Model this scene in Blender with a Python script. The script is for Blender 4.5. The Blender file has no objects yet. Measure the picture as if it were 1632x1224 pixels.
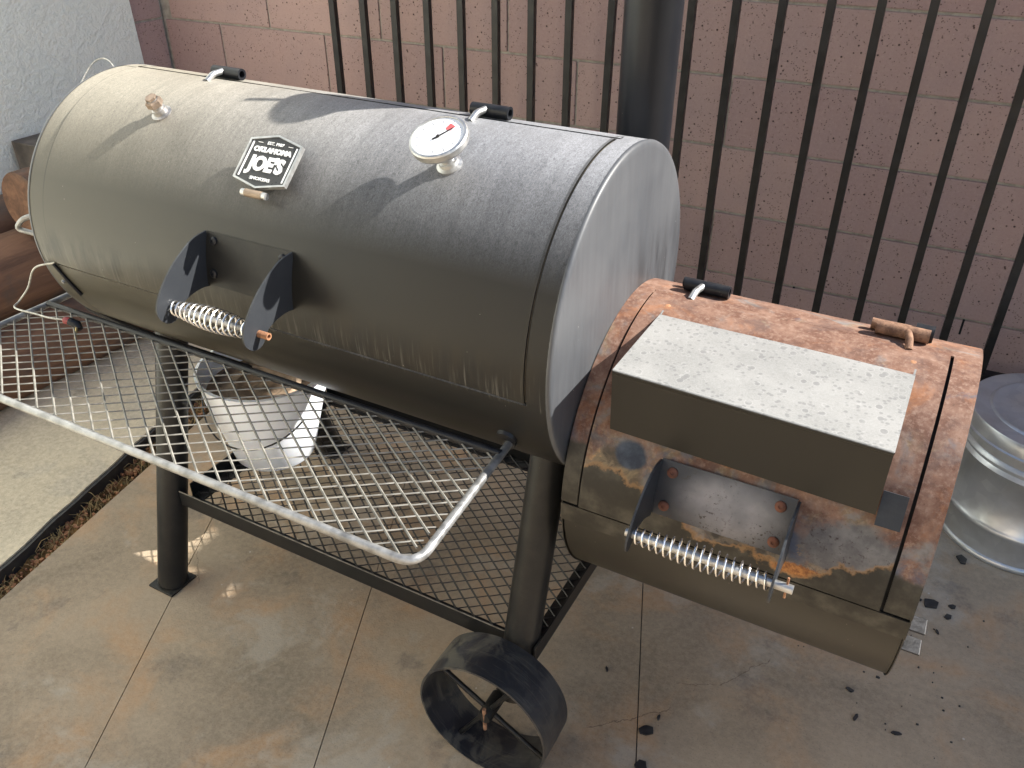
import bpy, bmesh, math, random
from mathutils import Vector, Matrix, noise
random.seed(7)
PI = math.pi
sc = bpy.context.scene
COL = sc.collection

# ------------------------------------------------------------------ camera
ZA = 0.72                                   # height of the barrel axis above the ground
cam = bpy.data.cameras.new('camera'); co = bpy.data.objects.new('camera', cam); COL.objects.link(co)
cam.sensor_width = 36.0; cam.lens = 36.0 * 1346 / 1632; cam.clip_start = 0.02; cam.clip_end = 500
yaw, pit, rol = math.radians(118.45), math.radians(32.24), math.radians(.17)
f = Vector((math.cos(yaw) * math.cos(pit), math.sin(yaw) * math.cos(pit), -math.sin(pit)))
r = Vector((math.sin(yaw), -math.cos(yaw), 0)); u = r.cross(f)
r2 = r * math.cos(rol) + u * math.sin(rol); u2 = u * math.cos(rol) - r * math.sin(rol)
M = Matrix.Identity(4)
for i in range(3):
    M[i][0] = r2[i]; M[i][1] = u2[i]; M[i][2] = -f[i]
M.translation = Vector((1.275, -0.974, ZA + .528))
co.matrix_world = M
sc.camera = co
sc.render.resolution_x = 1024; sc.render.resolution_y = 768

# ------------------------------------------------------------------ light
SUN = Vector((1.07, .65, 1.0)).normalized()
w = bpy.data.worlds.new('World'); sc.world = w; w.use_nodes = True
nt = w.node_tree; nt.nodes.clear()
sky = nt.nodes.new('ShaderNodeTexSky'); sky.sky_type = 'NISHITA'; sky.sun_disc = False
sky.sun_elevation = math.asin(SUN.z); sky.sun_rotation = math.atan2(SUN.x, SUN.y)
bg = nt.nodes.new('ShaderNodeBackground'); bg.inputs[1].default_value = .088
ow = nt.nodes.new('ShaderNodeOutputWorld')
nt.links.new(sky.outputs[0], bg.inputs[0]); nt.links.new(bg.outputs[0], ow.inputs[0])
sl = bpy.data.lights.new('sun', 'SUN'); sl.energy = 5.0; sl.angle = math.radians(.53); sl.color = (1, .955, .88)
so = bpy.data.objects.new('sun', sl); COL.objects.link(so)
so.rotation_euler = (-SUN).to_track_quat('-Z', 'Y').to_euler(); so.location = (4, 3, 5)
vs = sc.view_settings
vs.view_transform = 'Standard'; vs.look = 'None'; vs.gamma = 1; vs.exposure = 1.36; vs.use_curve_mapping = False

# ------------------------------------------------------------------ material helpers
class NT:
    def __init__(s, name, rough=.7, metal=0.0, spec=.5):
        s.m = bpy.data.materials.new(name); s.m.use_nodes = True
        s.t = s.m.node_tree; s.b = s.t.nodes['Principled BSDF']; s.out = s.t.nodes['Material Output']
        s.b.inputs['Roughness'].default_value = rough; s.b.inputs['Metallic'].default_value = metal
        s.b.inputs['Specular IOR Level'].default_value = spec
        s.tc = s.t.nodes.new('ShaderNodeTexCoord')
    def L(s, a, b): s.t.links.new(a, b)
    def put(s, sock, v):
        if isinstance(v, bpy.types.NodeSocket): s.L(v, sock)
        elif isinstance(v, (tuple, list)) and len(v) == 3 and sock.type == 'RGBA': sock.default_value = (*v, 1)
        else: sock.default_value = v
    def coord(s, kind='Object', scale=(1, 1, 1), loc=(0, 0, 0), rot=(0, 0, 0)):
        n = s.t.nodes.new('ShaderNodeMapping'); s.L(s.tc.outputs[kind], n.inputs[0])
        n.inputs['Scale'].default_value = scale; n.inputs['Location'].default_value = loc; n.inputs['Rotation'].default_value = rot
        return n.outputs[0]
    def noise(s, vec, scale=5, detail=4, rough=.55, dist=0, out=0):
        n = s.t.nodes.new('ShaderNodeTexNoise'); s.L(vec, n.inputs['Vector'])
        n.inputs['Scale'].default_value = scale; n.inputs['Detail'].default_value = detail
        n.inputs['Roughness'].default_value = rough; n.inputs['Distortion'].default_value = dist
        return n.outputs[out]
    def vor(s, vec, scale=5, feature='F1', rand=1, out=0):
        n = s.t.nodes.new('ShaderNodeTexVoronoi'); n.feature = feature; s.L(vec, n.inputs['Vector'])
        n.inputs['Scale'].default_value = scale; n.inputs['Randomness'].default_value = rand
        return n.outputs[out]
    def rng(s, v, a, b, c=0, d=1, smooth=True):
        n = s.t.nodes.new('ShaderNodeMapRange'); s.put(n.inputs['Value'], v)
        n.interpolation_type = 'SMOOTHSTEP' if smooth else 'LINEAR'
        for k, x in zip((1, 2, 3, 4), (a, b, c, d)): s.put(n.inputs[k], x)
        return n.outputs[0]
    def math(s, op, a, b=0, c=0, clamp=False):
        n = s.t.nodes.new('ShaderNodeMath'); n.operation = op; n.use_clamp = clamp
        s.put(n.inputs[0], a); s.put(n.inputs[1], b); s.put(n.inputs[2], c)
        return n.outputs[0]
    def mix(s, fac, a, b, mode='MIX'):
        n = s.t.nodes.new('ShaderNodeMix'); n.data_type = 'RGBA'; n.blend_type = mode
        s.put(n.inputs[0], fac); s.put(n.inputs[6], a); s.put(n.inputs[7], b)
        return n.outputs[2]
    def xyz(s, vec):
        n = s.t.nodes.new('ShaderNodeSeparateXYZ'); s.L(vec, n.inputs[0]); return n.outputs
    def normal(s):
        n = s.t.nodes.new('ShaderNodeNewGeometry'); return s.xyz(n.outputs['Normal'])
    def rand(s):
        n = s.t.nodes.new('ShaderNodeObjectInfo'); return n.outputs['Random']
    def bump(s, h, strength=.3, dist=.002):
        n = s.t.nodes.new('ShaderNodeBump'); n.inputs['Strength'].default_value = strength
        n.inputs['Distance'].default_value = dist; s.L(h, n.inputs['Height']); s.L(n.outputs[0], s.b.inputs['Normal'])
    def ell(s, x, cx, cz, rx, rz, nz, amp=.5, soft=.25):
        a = s.math('DIVIDE', s.math('SUBTRACT', x[0], cx), rx); b = s.math('DIVIDE', s.math('SUBTRACT', x[2], cz), rz)
        d = s.math('SQRT', s.math('ADD', s.math('MULTIPLY', a, a), s.math('MULTIPLY', b, b)))
        d = s.math('ADD', d, s.math('MULTIPLY', s.math('SUBTRACT', nz, .5), amp * 2))
        return s.rng(d, 1 - soft, 1 + soft * .3, 1, 0)
    def col(s, v): s.put(s.b.inputs['Base Color'], v)
    def ro(s, v): s.put(s.b.inputs['Roughness'], v)
    def me(s, v): s.put(s.b.inputs['Metallic'], v)

def simple(name, color, rough=.6, metal=0, var=.25, scale=30, bump=.15, spec=.5):
    n = NT(name, rough, metal, spec); c = n.coord()
    f1 = n.noise(c, scale, 5)
    n.col(n.mix(n.rng(f1, .3, .7), tuple(x * (1 - var) for x in color), tuple(min(1, x * (1 + var)) for x in color)))
    n.ro(n.rng(n.noise(c, scale * 2, 3), .3, .7, max(0, rough - .08), min(1, rough + .1)))
    if bump: n.bump(n.noise(c, scale * 6, 3), bump, .001)
    return n.m

# barrel paint: dusty, rain-streaked round the barrel, with painted shade edge and warm reflection (UV: u along the axis, v along the girth)
def m_barrel():
    n = NT('weathered_black_paint', .40, spec=.3); uv = n.coord('UV'); ob = n.coord()
    nz = n.normal()[2]
    streak = n.noise(n.coord('UV', (170, 9, 1)), 1, 4, .6, .3)
    streak2 = n.noise(n.coord('UV', (48, 3, 1)), 1, 4, .6, .6)
    worm = n.noise(n.coord('UV', (400, 230, 1)), 1, 3, .7, 1.8)
    cloud = n.noise(ob, 5, 4, .6)
    dust_shade = n.math('MULTIPLY', n.math('POWER', n.rng(nz, .46, .95, .0, 1, False), 1.15), n.rng(worm, .32, .68, .45, 1.3, False))  # settled dust, its lower limit set to put the sun's shade edge into colour
    dust_shade = n.math('MULTIPLY', dust_shade, n.rng(streak, .25, .75, .85, 1.1, False))
    dust_shade = n.math('MULTIPLY', dust_shade, n.rng(streak2, .25, .75, .82, 1.15, False))
    dust_shade = n.math('MULTIPLY', dust_shade, n.rng(cloud, .3, .7, .8, 1.2, False))
    x = n.xyz(ob)
    # water runs ending on the lid's lower edge
    run = n.math('MULTIPLY', n.rng(n.noise(n.coord('UV', (150, 5, 1)), 1, 4, .75), .50, .68), n.rng(x[2], ZA - .03, ZA + .02, 1, 0))
    run = n.math('MULTIPLY', run, n.rng(x[2], ZA - .045, ZA - .036, 0, 1))
    run = n.math('MULTIPLY', run, n.rng(x[1], -.2, -.19, 1, 0))
    edge_ = n.math('MULTIPLY', n.rng(n.math('ABSOLUTE', n.math('SUBTRACT', x[0], n.math('ADD', .0365, 0))), .0012, .004, 1, 0), .85)
    edge2 = n.math('MULTIPLY', n.rng(n.math('ABSOLUTE', n.math('SUBTRACT', x[0], .884)), .0008, .003, 1, 0), .6)
    soot = n.math('MULTIPLY', n.rng(n.noise(n.coord('UV', (30, 8, 1)), 1, 4, .6), .42, .6), n.rng(n.math('ABSOLUTE', n.math('SUBTRACT', x[2], ZA - .005)), .005, .045, .8, 0))
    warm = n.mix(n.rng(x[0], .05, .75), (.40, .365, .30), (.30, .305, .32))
    c = n.mix(n.math('MULTIPLY', dust_shade, .86, clamp=True), (.012, .012, .0115), warm)
    c = n.mix(n.rng(x[0], 0, .6, .27, .0, False), c, (.25, .225, .16))  # warm reflected glow on the left painted into the colour, fading right
    c = n.mix(n.math('MAXIMUM', edge_, edge2), c, (.016, .014, .011))
    c = n.mix(soot, c, (.02, .017, .013))
    c = n.mix(n.math('MULTIPLY', run, .2), c, (.42, .40, .35))
    sp = n.vor(ob, 90); spk = n.math('MULTIPLY', n.rng(sp, .03, .07, 1, 0), n.rng(n.noise(ob, 14, 2), .62, .66))
    c = n.mix(n.math('MULTIPLY', spk, .7), c, (.5, .48, .43))
    n.col(c)
    n.ro(n.rng(dust_shade, .0, 1, .34, .6, False))
    h = n.math('ADD', n.math('MULTIPLY', worm, .5), n.math('MULTIPLY', n.noise(ob, 400, 2), .5))
    n.bump(h, .12, .0008)
    return n.m

def m_cap():
    n = NT('weathered_cap_paint', .38); ob = n.coord()
    brush = n.noise(n.coord('Object', (20, 160, 9)), 1, 4, .6)
    cl = n.noise(ob, 8, 4, .6)
    x = n.xyz(ob)
    stain = n.math('MULTIPLY', n.rng(n.noise(n.coord('Object', (1, 34, 5)), 1, 5, .65), .36, .66), n.math('MULTIPLY', n.rng(x[1], -.10, .08), n.rng(x[2], ZA + .02, ZA + .12, 1, 0)))
    c = n.mix(n.rng(brush, .3, .7), (.060, .064, .071), (.074, .079, .087))
    c = n.mix(n.rng(cl, .3, .75, 0, .5), c, (.095, .098, .103))
    c = n.mix(n.math('MULTIPLY', stain, .7), c, (.02, .02, .022))
    spk = n.math('MULTIPLY', n.rng(n.vor(ob, 70), .04, .08, 1, 0), n.rng(n.noise(ob, 9, 2), .6, .64))
    c = n.mix(n.math('MULTIPLY', spk, .8), c, (.5, .5, .48))
    n.col(c); n.ro(n.rng(cl, .3, .7, .36, .5)); n.bump(n.noise(ob, 300, 2), .08, .0006)
    return n.m

def m_paint(name='satin_black_paint', base=(.013, .013, .0125), dustc=(.22, .205, .17), amt=.2, rough=.42, wet=None):
    n = NT(name, rough, spec=.28); ob = n.coord(); nz = n.normal()[2]
    d = n.math('MULTIPLY', n.rng(nz, -.1, 1, .06, 1, False), n.rng(n.noise(ob, 26, 5, .65), .35, .75))
    fine = n.rng(n.noise(ob, 260, 3, .6), .3, .7, .6, 1.2, False)
    d = n.math('MULTIPLY', d, fine)
    c = n.mix(n.math('MULTIPLY', d, amt, clamp=True), base, dustc)
    chips = n.math('MULTIPLY', n.rng(n.vor(ob, 120), .05, .09, 1, 0), n.rng(n.noise(ob, 18, 2), .6, .66))
    c = n.mix(n.math('MULTIPLY', chips, .5), c, (.3, .27, .22))
    n.col(c); n.ro(n.rng(d, 0, 1, rough, min(1, rough + .25))); n.bump(n.noise(ob, 320, 2), .1, .0006)
    return n.m

def m_rusty_fire(name, door):
    n = NT(name, .6, spec=.25); ob = n.coord(); x = n.xyz(ob)
    wob = n.noise(ob, 16, 5, .62)
    wz = n.math('ADD', x[2], n.math('MULTIPLY', n.math('SUBTRACT', wob, .5), .075 if door else .02))
    if door:   # burnt area reaches lower in the middle; the left corner keeps its olive paint
        thr = n.math('ADD', n.math('MULTIPLY', n.rng(x[0], .955, 1.15, 0, 1), -.05), .595)
        low = n.math('ADD', thr, n.math('MULTIPLY', n.rng(x[0], 1.22, 1.31), .035))
        rustmask = n.rng(n.math('SUBTRACT', wz, low), -.004, .004)
    else:
        rustmask = n.rng(n.math('SUBTRACT', wz, n.rng(x[0], .95, 1.33, .615, .575, False)), -.004, .004)
    fine = n.noise(ob, 180, 4, .7); med = n.noise(ob, 40, 5, .65); big = n.noise(ob, 9, 4, .55)
    rust = n.mix(n.rng(med, .32, .7), (.125, .060, .040), (.235, .138, .098))
    rust = n.mix(n.rng(fine, .45, .75, 0, .75), rust, (.31, .21, .16))
    rust = n.mix(n.rng(fine, .28, .4, .55, 0), rust, (.05, .025, .02))
    rust = n.mix(n.rng(n.noise(n.coord('Object', loc=(7, 3, 1)), 26, 5, .65), .5, .72, 0, .65), rust, (.095, .060, .052))
    orange = n.rng(n.noise(ob, 13, 5, .7, .8), .52, .78)
    rust = n.mix(n.math('MULTIPLY', orange, .85), rust, (.31, .125, .05))
    # bare and heat-tinted grey patches, more of them lower down
    gm = n.rng(n.math('ADD', n.noise(ob, 15, 5, .6, 1.0), n.rng(x[2], .58, .72, .14 if door else .03, -.1 if door else -.07, False)), .47, .64)
    grey = n.mix(n.rng(med, .35, .65), (.085, .08, .08), (.20, .185, .175))
    grey = n.mix(n.rng(n.noise(ob, 11, 3), .55, .66), grey, (.07, .09, .13))
    tan = n.mix(n.rng(fine, .35, .65), (.16, .115, .07), (.26, .20, .14))
    grey = n.mix(n.rng(n.noise(n.coord('Object', loc=(3, 1, 2)), 20, 5, .7, 1.2), .5, .6), grey, tan)
    c = n.mix(n.math('MULTIPLY', gm, .92), rust, grey)
    if door:   # burnt and flaked areas with shapes of their own
        nn_ = n.noise(ob, 24, 5, .62, .6); n2 = n.noise(n.coord('Object', loc=(2, 5, 1)), 38, 5, .65, 1.2)
        speck = n.rng(fine, .55, .68, 0, .8)
        greyp = n.mix(speck, n.mix(n.rng(med, .3, .7), (.10, .095, .095), (.18, .17, .165)), (.04, .028, .025))
        tanp = n.mix(n.rng(n2, .35, .65), (.075, .06, .045), (.20, .155, .10))
        tanp = n.mix(n.rng(n2, .60, .68), tanp, (.42, .25, .11))
        orr = n.mix(n.rng(fine, .35, .7), (.17, .065, .025), (.40, .18, .06))
        c = n.mix(n.ell(x, 1.27, .585, .060, .036, nn_, .45), c, greyp)
        c = n.mix(n.ell(x, 1.17, .560, .055, .030, nn_, .5), c, n.mix(n.rng(n2, .4, .6), (.05, .045, .042), (.13, .11, .09)))
        c = n.mix(n.ell(x, 1.245, .540, .075, .012, n2, .9), c, orr)
        c = n.mix(n.ell(x, 1.150, .648, .085, .013, n2, .5), c, orr)
        c = n.mix(n.ell(x, .990, .585, .040, .040, nn_, .4), c, tanp)
        c = n.mix(n.ell(x, 1.006, .617, .022, .018, nn_, .5), c, n.mix(n.rng(med, .3, .7), (.030, .038, .055), (.075, .09, .115)))
    paint = n.mix(n.math('MULTIPLY', n.rng(n.noise(ob, 30, 5, .6), .4, .8), .3), (.024, .022, .018), (.20, .18, .14))
    edge = n.math('MULTIPLY', n.rng(n.math('ABSOLUTE', n.math('SUBTRACT', wz, (low if door else .6))), 0, .006, 1, 0), .6 if door else 0)
    paint = n.mix(edge, paint, (.40, .22, .09))
    c = n.mix(rustmask, paint, c)
    n.col(c)
    n.ro(n.math('MULTIPLY_ADD', rustmask, .32, .42))
    h = n.math('ADD', n.math('MULTIPLY', fine, .6), n.math('MULTIPLY', rustmask, -.5))
    n.bump(h, .3, .0012)
    return n.m

def m_plate():
    n = NT('heat_bleached_plate', .42, .25); ob = n.coord(); x = n.xyz(ob)
    k = n.ell(x, 1.137, .592, .072, .040, n.noise(ob, 14, 3), .25, .55)
    c = n.mix(k, (.022, .027, .038), n.mix(n.rng(n.noise(ob, 30, 4), .3, .7), (.15, .15, .165), (.23, .225, .24)))
    sp = n.math('MULTIPLY', n.rng(n.noise(ob, 230, 4, .7), .56, .64), n.rng(n.noise(ob, 22, 3), .42, .6))
    c = n.mix(n.math('MULTIPLY', sp, .85), c, (.03, .022, .018))
    n.col(c); n.bump(n.noise(ob, 300, 2), .12, .0006)
    return n.m

def m_hood():
    n = NT('spotted_hood_paint', .5, spec=.3); ob = n.coord(); nz = n.normal()[2]
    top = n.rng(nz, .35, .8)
    v1 = n.vor(n.coord('Object', (1, .8, 1)), 75); v2 = n.vor(n.coord('Object', loc=(2, 4, 1)), 135)
    sp1 = n.math('MULTIPLY', n.rng(v1, .22, .34, 1, 0), n.rng(n.noise(ob, 30, 2), .45, .6))
    sp2 = n.math('MULTIPLY', n.rng(v2, .25, .4, 1, 0), n.rng(n.noise(ob, 55, 2), .42, .55))
    rings = n.math('MULTIPLY', n.rng(n.math('ABSOLUTE', n.math('SUBTRACT', v1, .33)), .0, .05, 1, 0), n.rng(n.noise(ob, 30, 2), .42, .55))
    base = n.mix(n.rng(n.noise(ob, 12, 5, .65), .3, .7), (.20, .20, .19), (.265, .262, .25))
    base = n.mix(n.rng(n.noise(ob, 600, 3), .3, .7, 0, .35), base, (.36, .36, .35))
    base = n.mix(n.math('MULTIPLY', rings, .35), base, (.40, .395, .38))
    base = n.mix(n.math('MULTIPLY', n.math('MAXIMUM', sp1, sp2), .5), base, (.12, .12, .122))
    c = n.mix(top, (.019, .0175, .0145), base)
    # rusty yellow line on the rear right edge
    x = n.xyz(ob)
    rl = n.math('MULTIPLY', n.rng(n.math('ADD', x[1], n.math('MULTIPLY', n.noise(ob, 30, 3), .012)), -.004, .004), n.rng(x[0], 1.14, 1.19))
    c = n.mix(rl, c, (.50, .34, .13))
    n.col(c); n.ro(n.math('MULTIPLY_ADD', top, .12, .42)); n.bump(n.noise(ob, 500, 2), .12, .0006)
    return n.m

def m_concrete(name, a, b, tint, grain=.5, spots=True, cracks=()):
    n = NT(name, .85, spec=.3); ob = n.coord()
    big = n.noise(ob, 2.3, 5, .6, .6); med = n.noise(n.coord('Object', loc=(5, 2, 0)), 5.5, 6, .65, .4); fine = n.noise(ob, 90, 5, .7)
    c = n.mix(n.rng(big, .36, .64), a, b)
    c = n.mix(n.rng(med, .46, .70, 0, .8), c, tint)
    lg = n.noise(n.coord('Object', loc=(9, 4, 0)), 3.4, 6, .7, .3)
    c = n.mix(n.rng(lg, .53, .63, 0, .7), c, tuple(min(1, v * 1.35) for v in (.27, .243, .20)))
    c = n.mix(n.rng(n.noise(n.coord('Object', loc=(1, 7, 0)), 7, 5, .6), .58, .68, 0, .45), c, (.085, .08, .078))
    c = n.mix(n.rng(fine, .3, .75, 0, grain), c, tuple(v * 1.5 for v in b))
    c = n.mix(n.rng(n.noise(ob, 330, 3, .7), .56, .7, 0, .35), c, (.05, .045, .04))
    if spots:
        s = n.math('MULTIPLY', n.rng(n.vor(ob, 26), .04, .07, 1, 0), n.rng(n.noise(ob, 7, 2), .55, .6))
        c = n.mix(n.math('MULTIPLY', s, .7), c, (.5, .47, .42))
    x = n.xyz(n.coord('Object'))
    wig = n.math('MULTIPLY', n.math('SUBTRACT', n.noise(ob, 22, 4, .7), .5), .03)
    for (x0, y0, x1, y1, wd) in cracks:
        L = math.hypot(x1 - x0, y1 - y0); dx, dy = (x1 - x0) / L, (y1 - y0) / L
        d = n.math('ADD', n.math('MULTIPLY', n.math('SUBTRACT', x[0], x0), -dy), n.math('MULTIPLY', n.math('SUBTRACT', x[1], y0), dx))
        d = n.math('ABSOLUTE', n.math('ADD', d, wig))
        tt = n.math('ADD', n.math('MULTIPLY', n.math('SUBTRACT', x[0], x0), dx), n.math('MULTIPLY', n.math('SUBTRACT', x[1], y0), dy))
        mk = n.math('MULTIPLY', n.rng(d, wd * .5, wd * 1.3, 1, 0), n.math('MULTIPLY', n.rng(tt, 0, .01), n.rng(tt, L - .01, L, 1, 0)))
        c = n.mix(n.math('MULTIPLY', mk, .55), c, (.07, .045, .035))
    n.col(c); n.bump(n.math('ADD', fine, n.math('MULTIPLY', n.noise(ob, 260, 2), .6)), .35, .0015)
    return n.m

def m_block():
    n = NT('pink_concrete_block', .9, spec=.25); ob = n.coord(); rd = n.rand()
    c = n.mix(rd, (.395, .265, .245), (.48, .33, .29))
    c = n.mix(n.rng(n.noise(ob, 3, 4, .6), .35, .7, 0, .6), c, (.39, .28, .265))
    c = n.mix(n.rng(n.noise(ob, 120, 5, .75), .45, .75, 0, .55), c, (.52, .385, .33))
    c = n.mix(n.rng(n.noise(ob, 200, 4, .7), .58, .68, 0, .7), c, (.24, .16, .14))
    v = n.vor(ob, 62); gate = n.rng(n.vor(ob, 62, out=1), 0, 1, 0, 1, False)
    pit = n.math('MULTIPLY', n.rng(v, .09, .18, 1, 0), n.rng(n.noise(ob, 37, 2), .42, .52))
    pit2 = n.math('MULTIPLY', n.rng(n.vor(ob, 150), .14, .26, 1, 0), n.rng(n.noise(ob, 25, 2), .44, .54))
    pp = n.math('MAXIMUM', pit, n.math('MULTIPLY', pit2, .8))
    c = n.mix(n.math('MULTIPLY', pp, .9), c, (.055, .03, .028))
    w_ = n.math('MULTIPLY', n.rng(n.vor(n.coord('Object', loc=(4, 4, 4)), 75), .05, .1, 1, 0), n.rng(n.noise(n.coord('Object', loc=(1, 1, 1)), 30, 2), .56, .62))
    c = n.mix(n.math('MULTIPLY', w_, .7), c, (.6, .5, .45))
    n.col(c)
    h = n.math('SUBTRACT', n.math('MULTIPLY', n.noise(ob, 160, 4, .7), .5), pp)
    n.bump(h, .5, .003)
    return n.m

def m_chrome():
    n = NT('chrome_wire', .3, 1.0); ob = n.coord()
    r_ = n.rng(n.noise(ob, 150, 3), .68, .78)
    n.col(n.mix(r_, (.92, .91, .89), (.40, .20, .10))); n.me(n.math('SUBTRACT', 1, r_)); n.ro(n.math('MULTIPLY_ADD', r_, .5, .27))
    return n.m

def m_rust(name='rusty_steel', a=(.22, .10, .05), b=(.40, .20, .10)):
    n = NT(name, .85); ob = n.coord()
    c = n.mix(n.rng(n.noise(ob, 90, 5, .7), .35, .65), a, b)
    c = n.mix(n.rng(n.noise(ob, 300, 4, .7), .55, .7, 0, .6), c, (.08, .04, .03))
    n.col(c); n.bump(n.noise(ob, 250, 4), .5, .0015)
    return n.m

def m_tyre():
    n = NT('scuffed_wheel_steel', .5); ob = n.coord(); 
    d = n.rng(n.noise(ob, 22, 5, .62, .8), .44, .60)
    d = n.math('MULTIPLY', d, n.rng(n.xyz(ob)[0], .80, .90, 1, .25))
    c = n.mix(n.math('MULTIPLY', d, .5), (.016, .017, .021), (.13, .118, .09))
    s = n.math('MULTIPLY', n.rng(n.math('ABSOLUTE', n.math('SUBTRACT', n.noise(n.coord('Object', (4, 70, 4)), 1, 3), .5)), 0, .018, 1, 0), .10)
    c = n.mix(s, c, (.22, .20, .16))
    n.col(c); n.ro(n.math('MULTIPLY_ADD', d, .35, .42)); n.bump(n.noise(ob, 180, 3), .25, .001)
    return n.m

def m_galv():
    n = NT('galvanised_steel', .36, .7); ob = n.coord()
    v = n.vor(ob, 35, out=1)
    sp = n.xyz(v)[0]
    c = n.mix(sp, (.56, .59, .63), (.64, .67, .70))
    c = n.mix(n.rng(n.noise(ob, 12, 4), .4, .7, 0, .4), c, (.36, .36, .35))
    n.col(c); n.ro(n.rng(n.noise(ob, 25, 3), .3, .7, .28, .45)); n.bump(n.noise(ob, 20, 2), .12, .004)
    return n.m

def m_bucket():
    n = NT('white_bucket_plastic', .35); ob = n.coord()
    n.b.inputs['Subsurface Weight'].default_value = .15; n.b.inputs['Subsurface Radius'].default_value = (.02, .015, .008)
    g = n.math('MULTIPLY', n.rng(n.noise(ob, 14, 5, .6, .8), .55, .68), .35)
    c = n.mix(g, (.84, .88, .95), (.72, .73, .72))
    c = n.mix(n.math('MULTIPLY', n.rng(n.noise(n.coord('Object', (60, 60, 4)), 1, 3), .66, .74), .2), c, (.45, .35, .25))
    n.col(c)
    return n.m

def m_stucco(name, a, b):
    n = NT(name, .92, spec=.2); ob = n.coord()
    c = n.mix(n.rng(n.noise(ob, 6, 5, .6), .3, .7), a, b)
    c = n.mix(n.rng(n.noise(ob, 45, 4, .7), .55, .7, 0, .3), c, tuple(v * .8 for v in a))
    n.col(c); n.bump(n.math('ADD', n.noise(ob, 70, 5, .7), n.math('MULTIPLY', n.noise(ob, 22, 4, .6, 1.5), 1.2)), .8, .007)
    return n.m

def m_soil():
    n = NT('mossy_soil', 1, spec=.1); ob = n.coord()
    c = n.mix(n.rng(n.noise(ob, 12, 5, .7), .4, .6), (.06, .042, .028), (.22, .125, .05))
    c = n.mix(n.rng(n.noise(ob, 30, 4, .7), .5, .62, 0, .8), c, (.075, .07, .035))
    c = n.mix(n.rng(n.noise(ob, 200, 4, .7), .5, .7, 0, .6), c, (.26, .20, .13))
    n.col(c); n.bump(n.noise(ob, 90, 5, .8), 1, .01)
    return n.m

def m_log():
    n = NT('weathered_log', .95, spec=.2); ob = n.coord()
    rings = n.noise(n.coord('Object', (22, 2, 22)), 1, 5, .7, .6)
    c = n.mix(n.rng(rings, .2, .8), (.09, .055, .042), (.24, .135, .085))
    c = n.mix(n.rng(n.noise(ob, 6, 4, .6), .5, .68, 0, .7), c, (.09, .085, .08))
    n.col(c); n.bump(rings, .7, .008)
    return n.m

def m_dial():
    n = NT('dial_face', .25, spec=.6); x = n.xyz(n.coord())   # object coordinates: face lies in XY, metres
    rr = n.math('SQRT', n.math('ADD', n.math('MULTIPLY', x[0], x[0]), n.math('MULTIPLY', x[1], x[1])))
    an = n.math('ARCTAN2', x[1], x[0])
    c = (.78, .79, .80)
    tick = n.math('MULTIPLY', n.rng(n.math('ABSOLUTE', n.math('SUBTRACT', n.math('FRACT', n.math('MULTIPLY', an, 30 / PI)), .5)), .09, .12, 1, 0, False),
                  n.math('MULTIPLY', n.rng(rr, .0255, .026), n.rng(rr, .029, .0295, 1, 0)))
    tick2 = n.math('MULTIPLY', n.rng(n.math('ABSOLUTE', n.math('SUBTRACT', n.math('FRACT', n.math('MULTIPLY', an, 6 / PI)), .5)), .03, .05, 1, 0, False),
                   n.math('MULTIPLY', n.rng(rr, .022, .0225), n.rng(rr, .029, .0295, 1, 0)))
    c = n.mix(n.math('MULTIPLY', n.math('MAXIMUM', tick, tick2), .85), c, (.03, .03, .04))
    red = n.math('MULTIPLY', n.math('MULTIPLY', n.rng(rr, .0155, .016), n.rng(rr, .019, .0195, 1, 0)),
                 n.math('MULTIPLY', n.rng(an, -2.4, -2.35), n.rng(an, 1.9, 1.95, 1, 0)))
    c = n.mix(n.math('MULTIPLY', red, .5), c, (.6, .25, .28))
    n.col(c)
    n.b.inputs['Coat Weight'].default_value = .6; n.b.inputs['Coat Roughness'].default_value = .05
    return n.m

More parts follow.
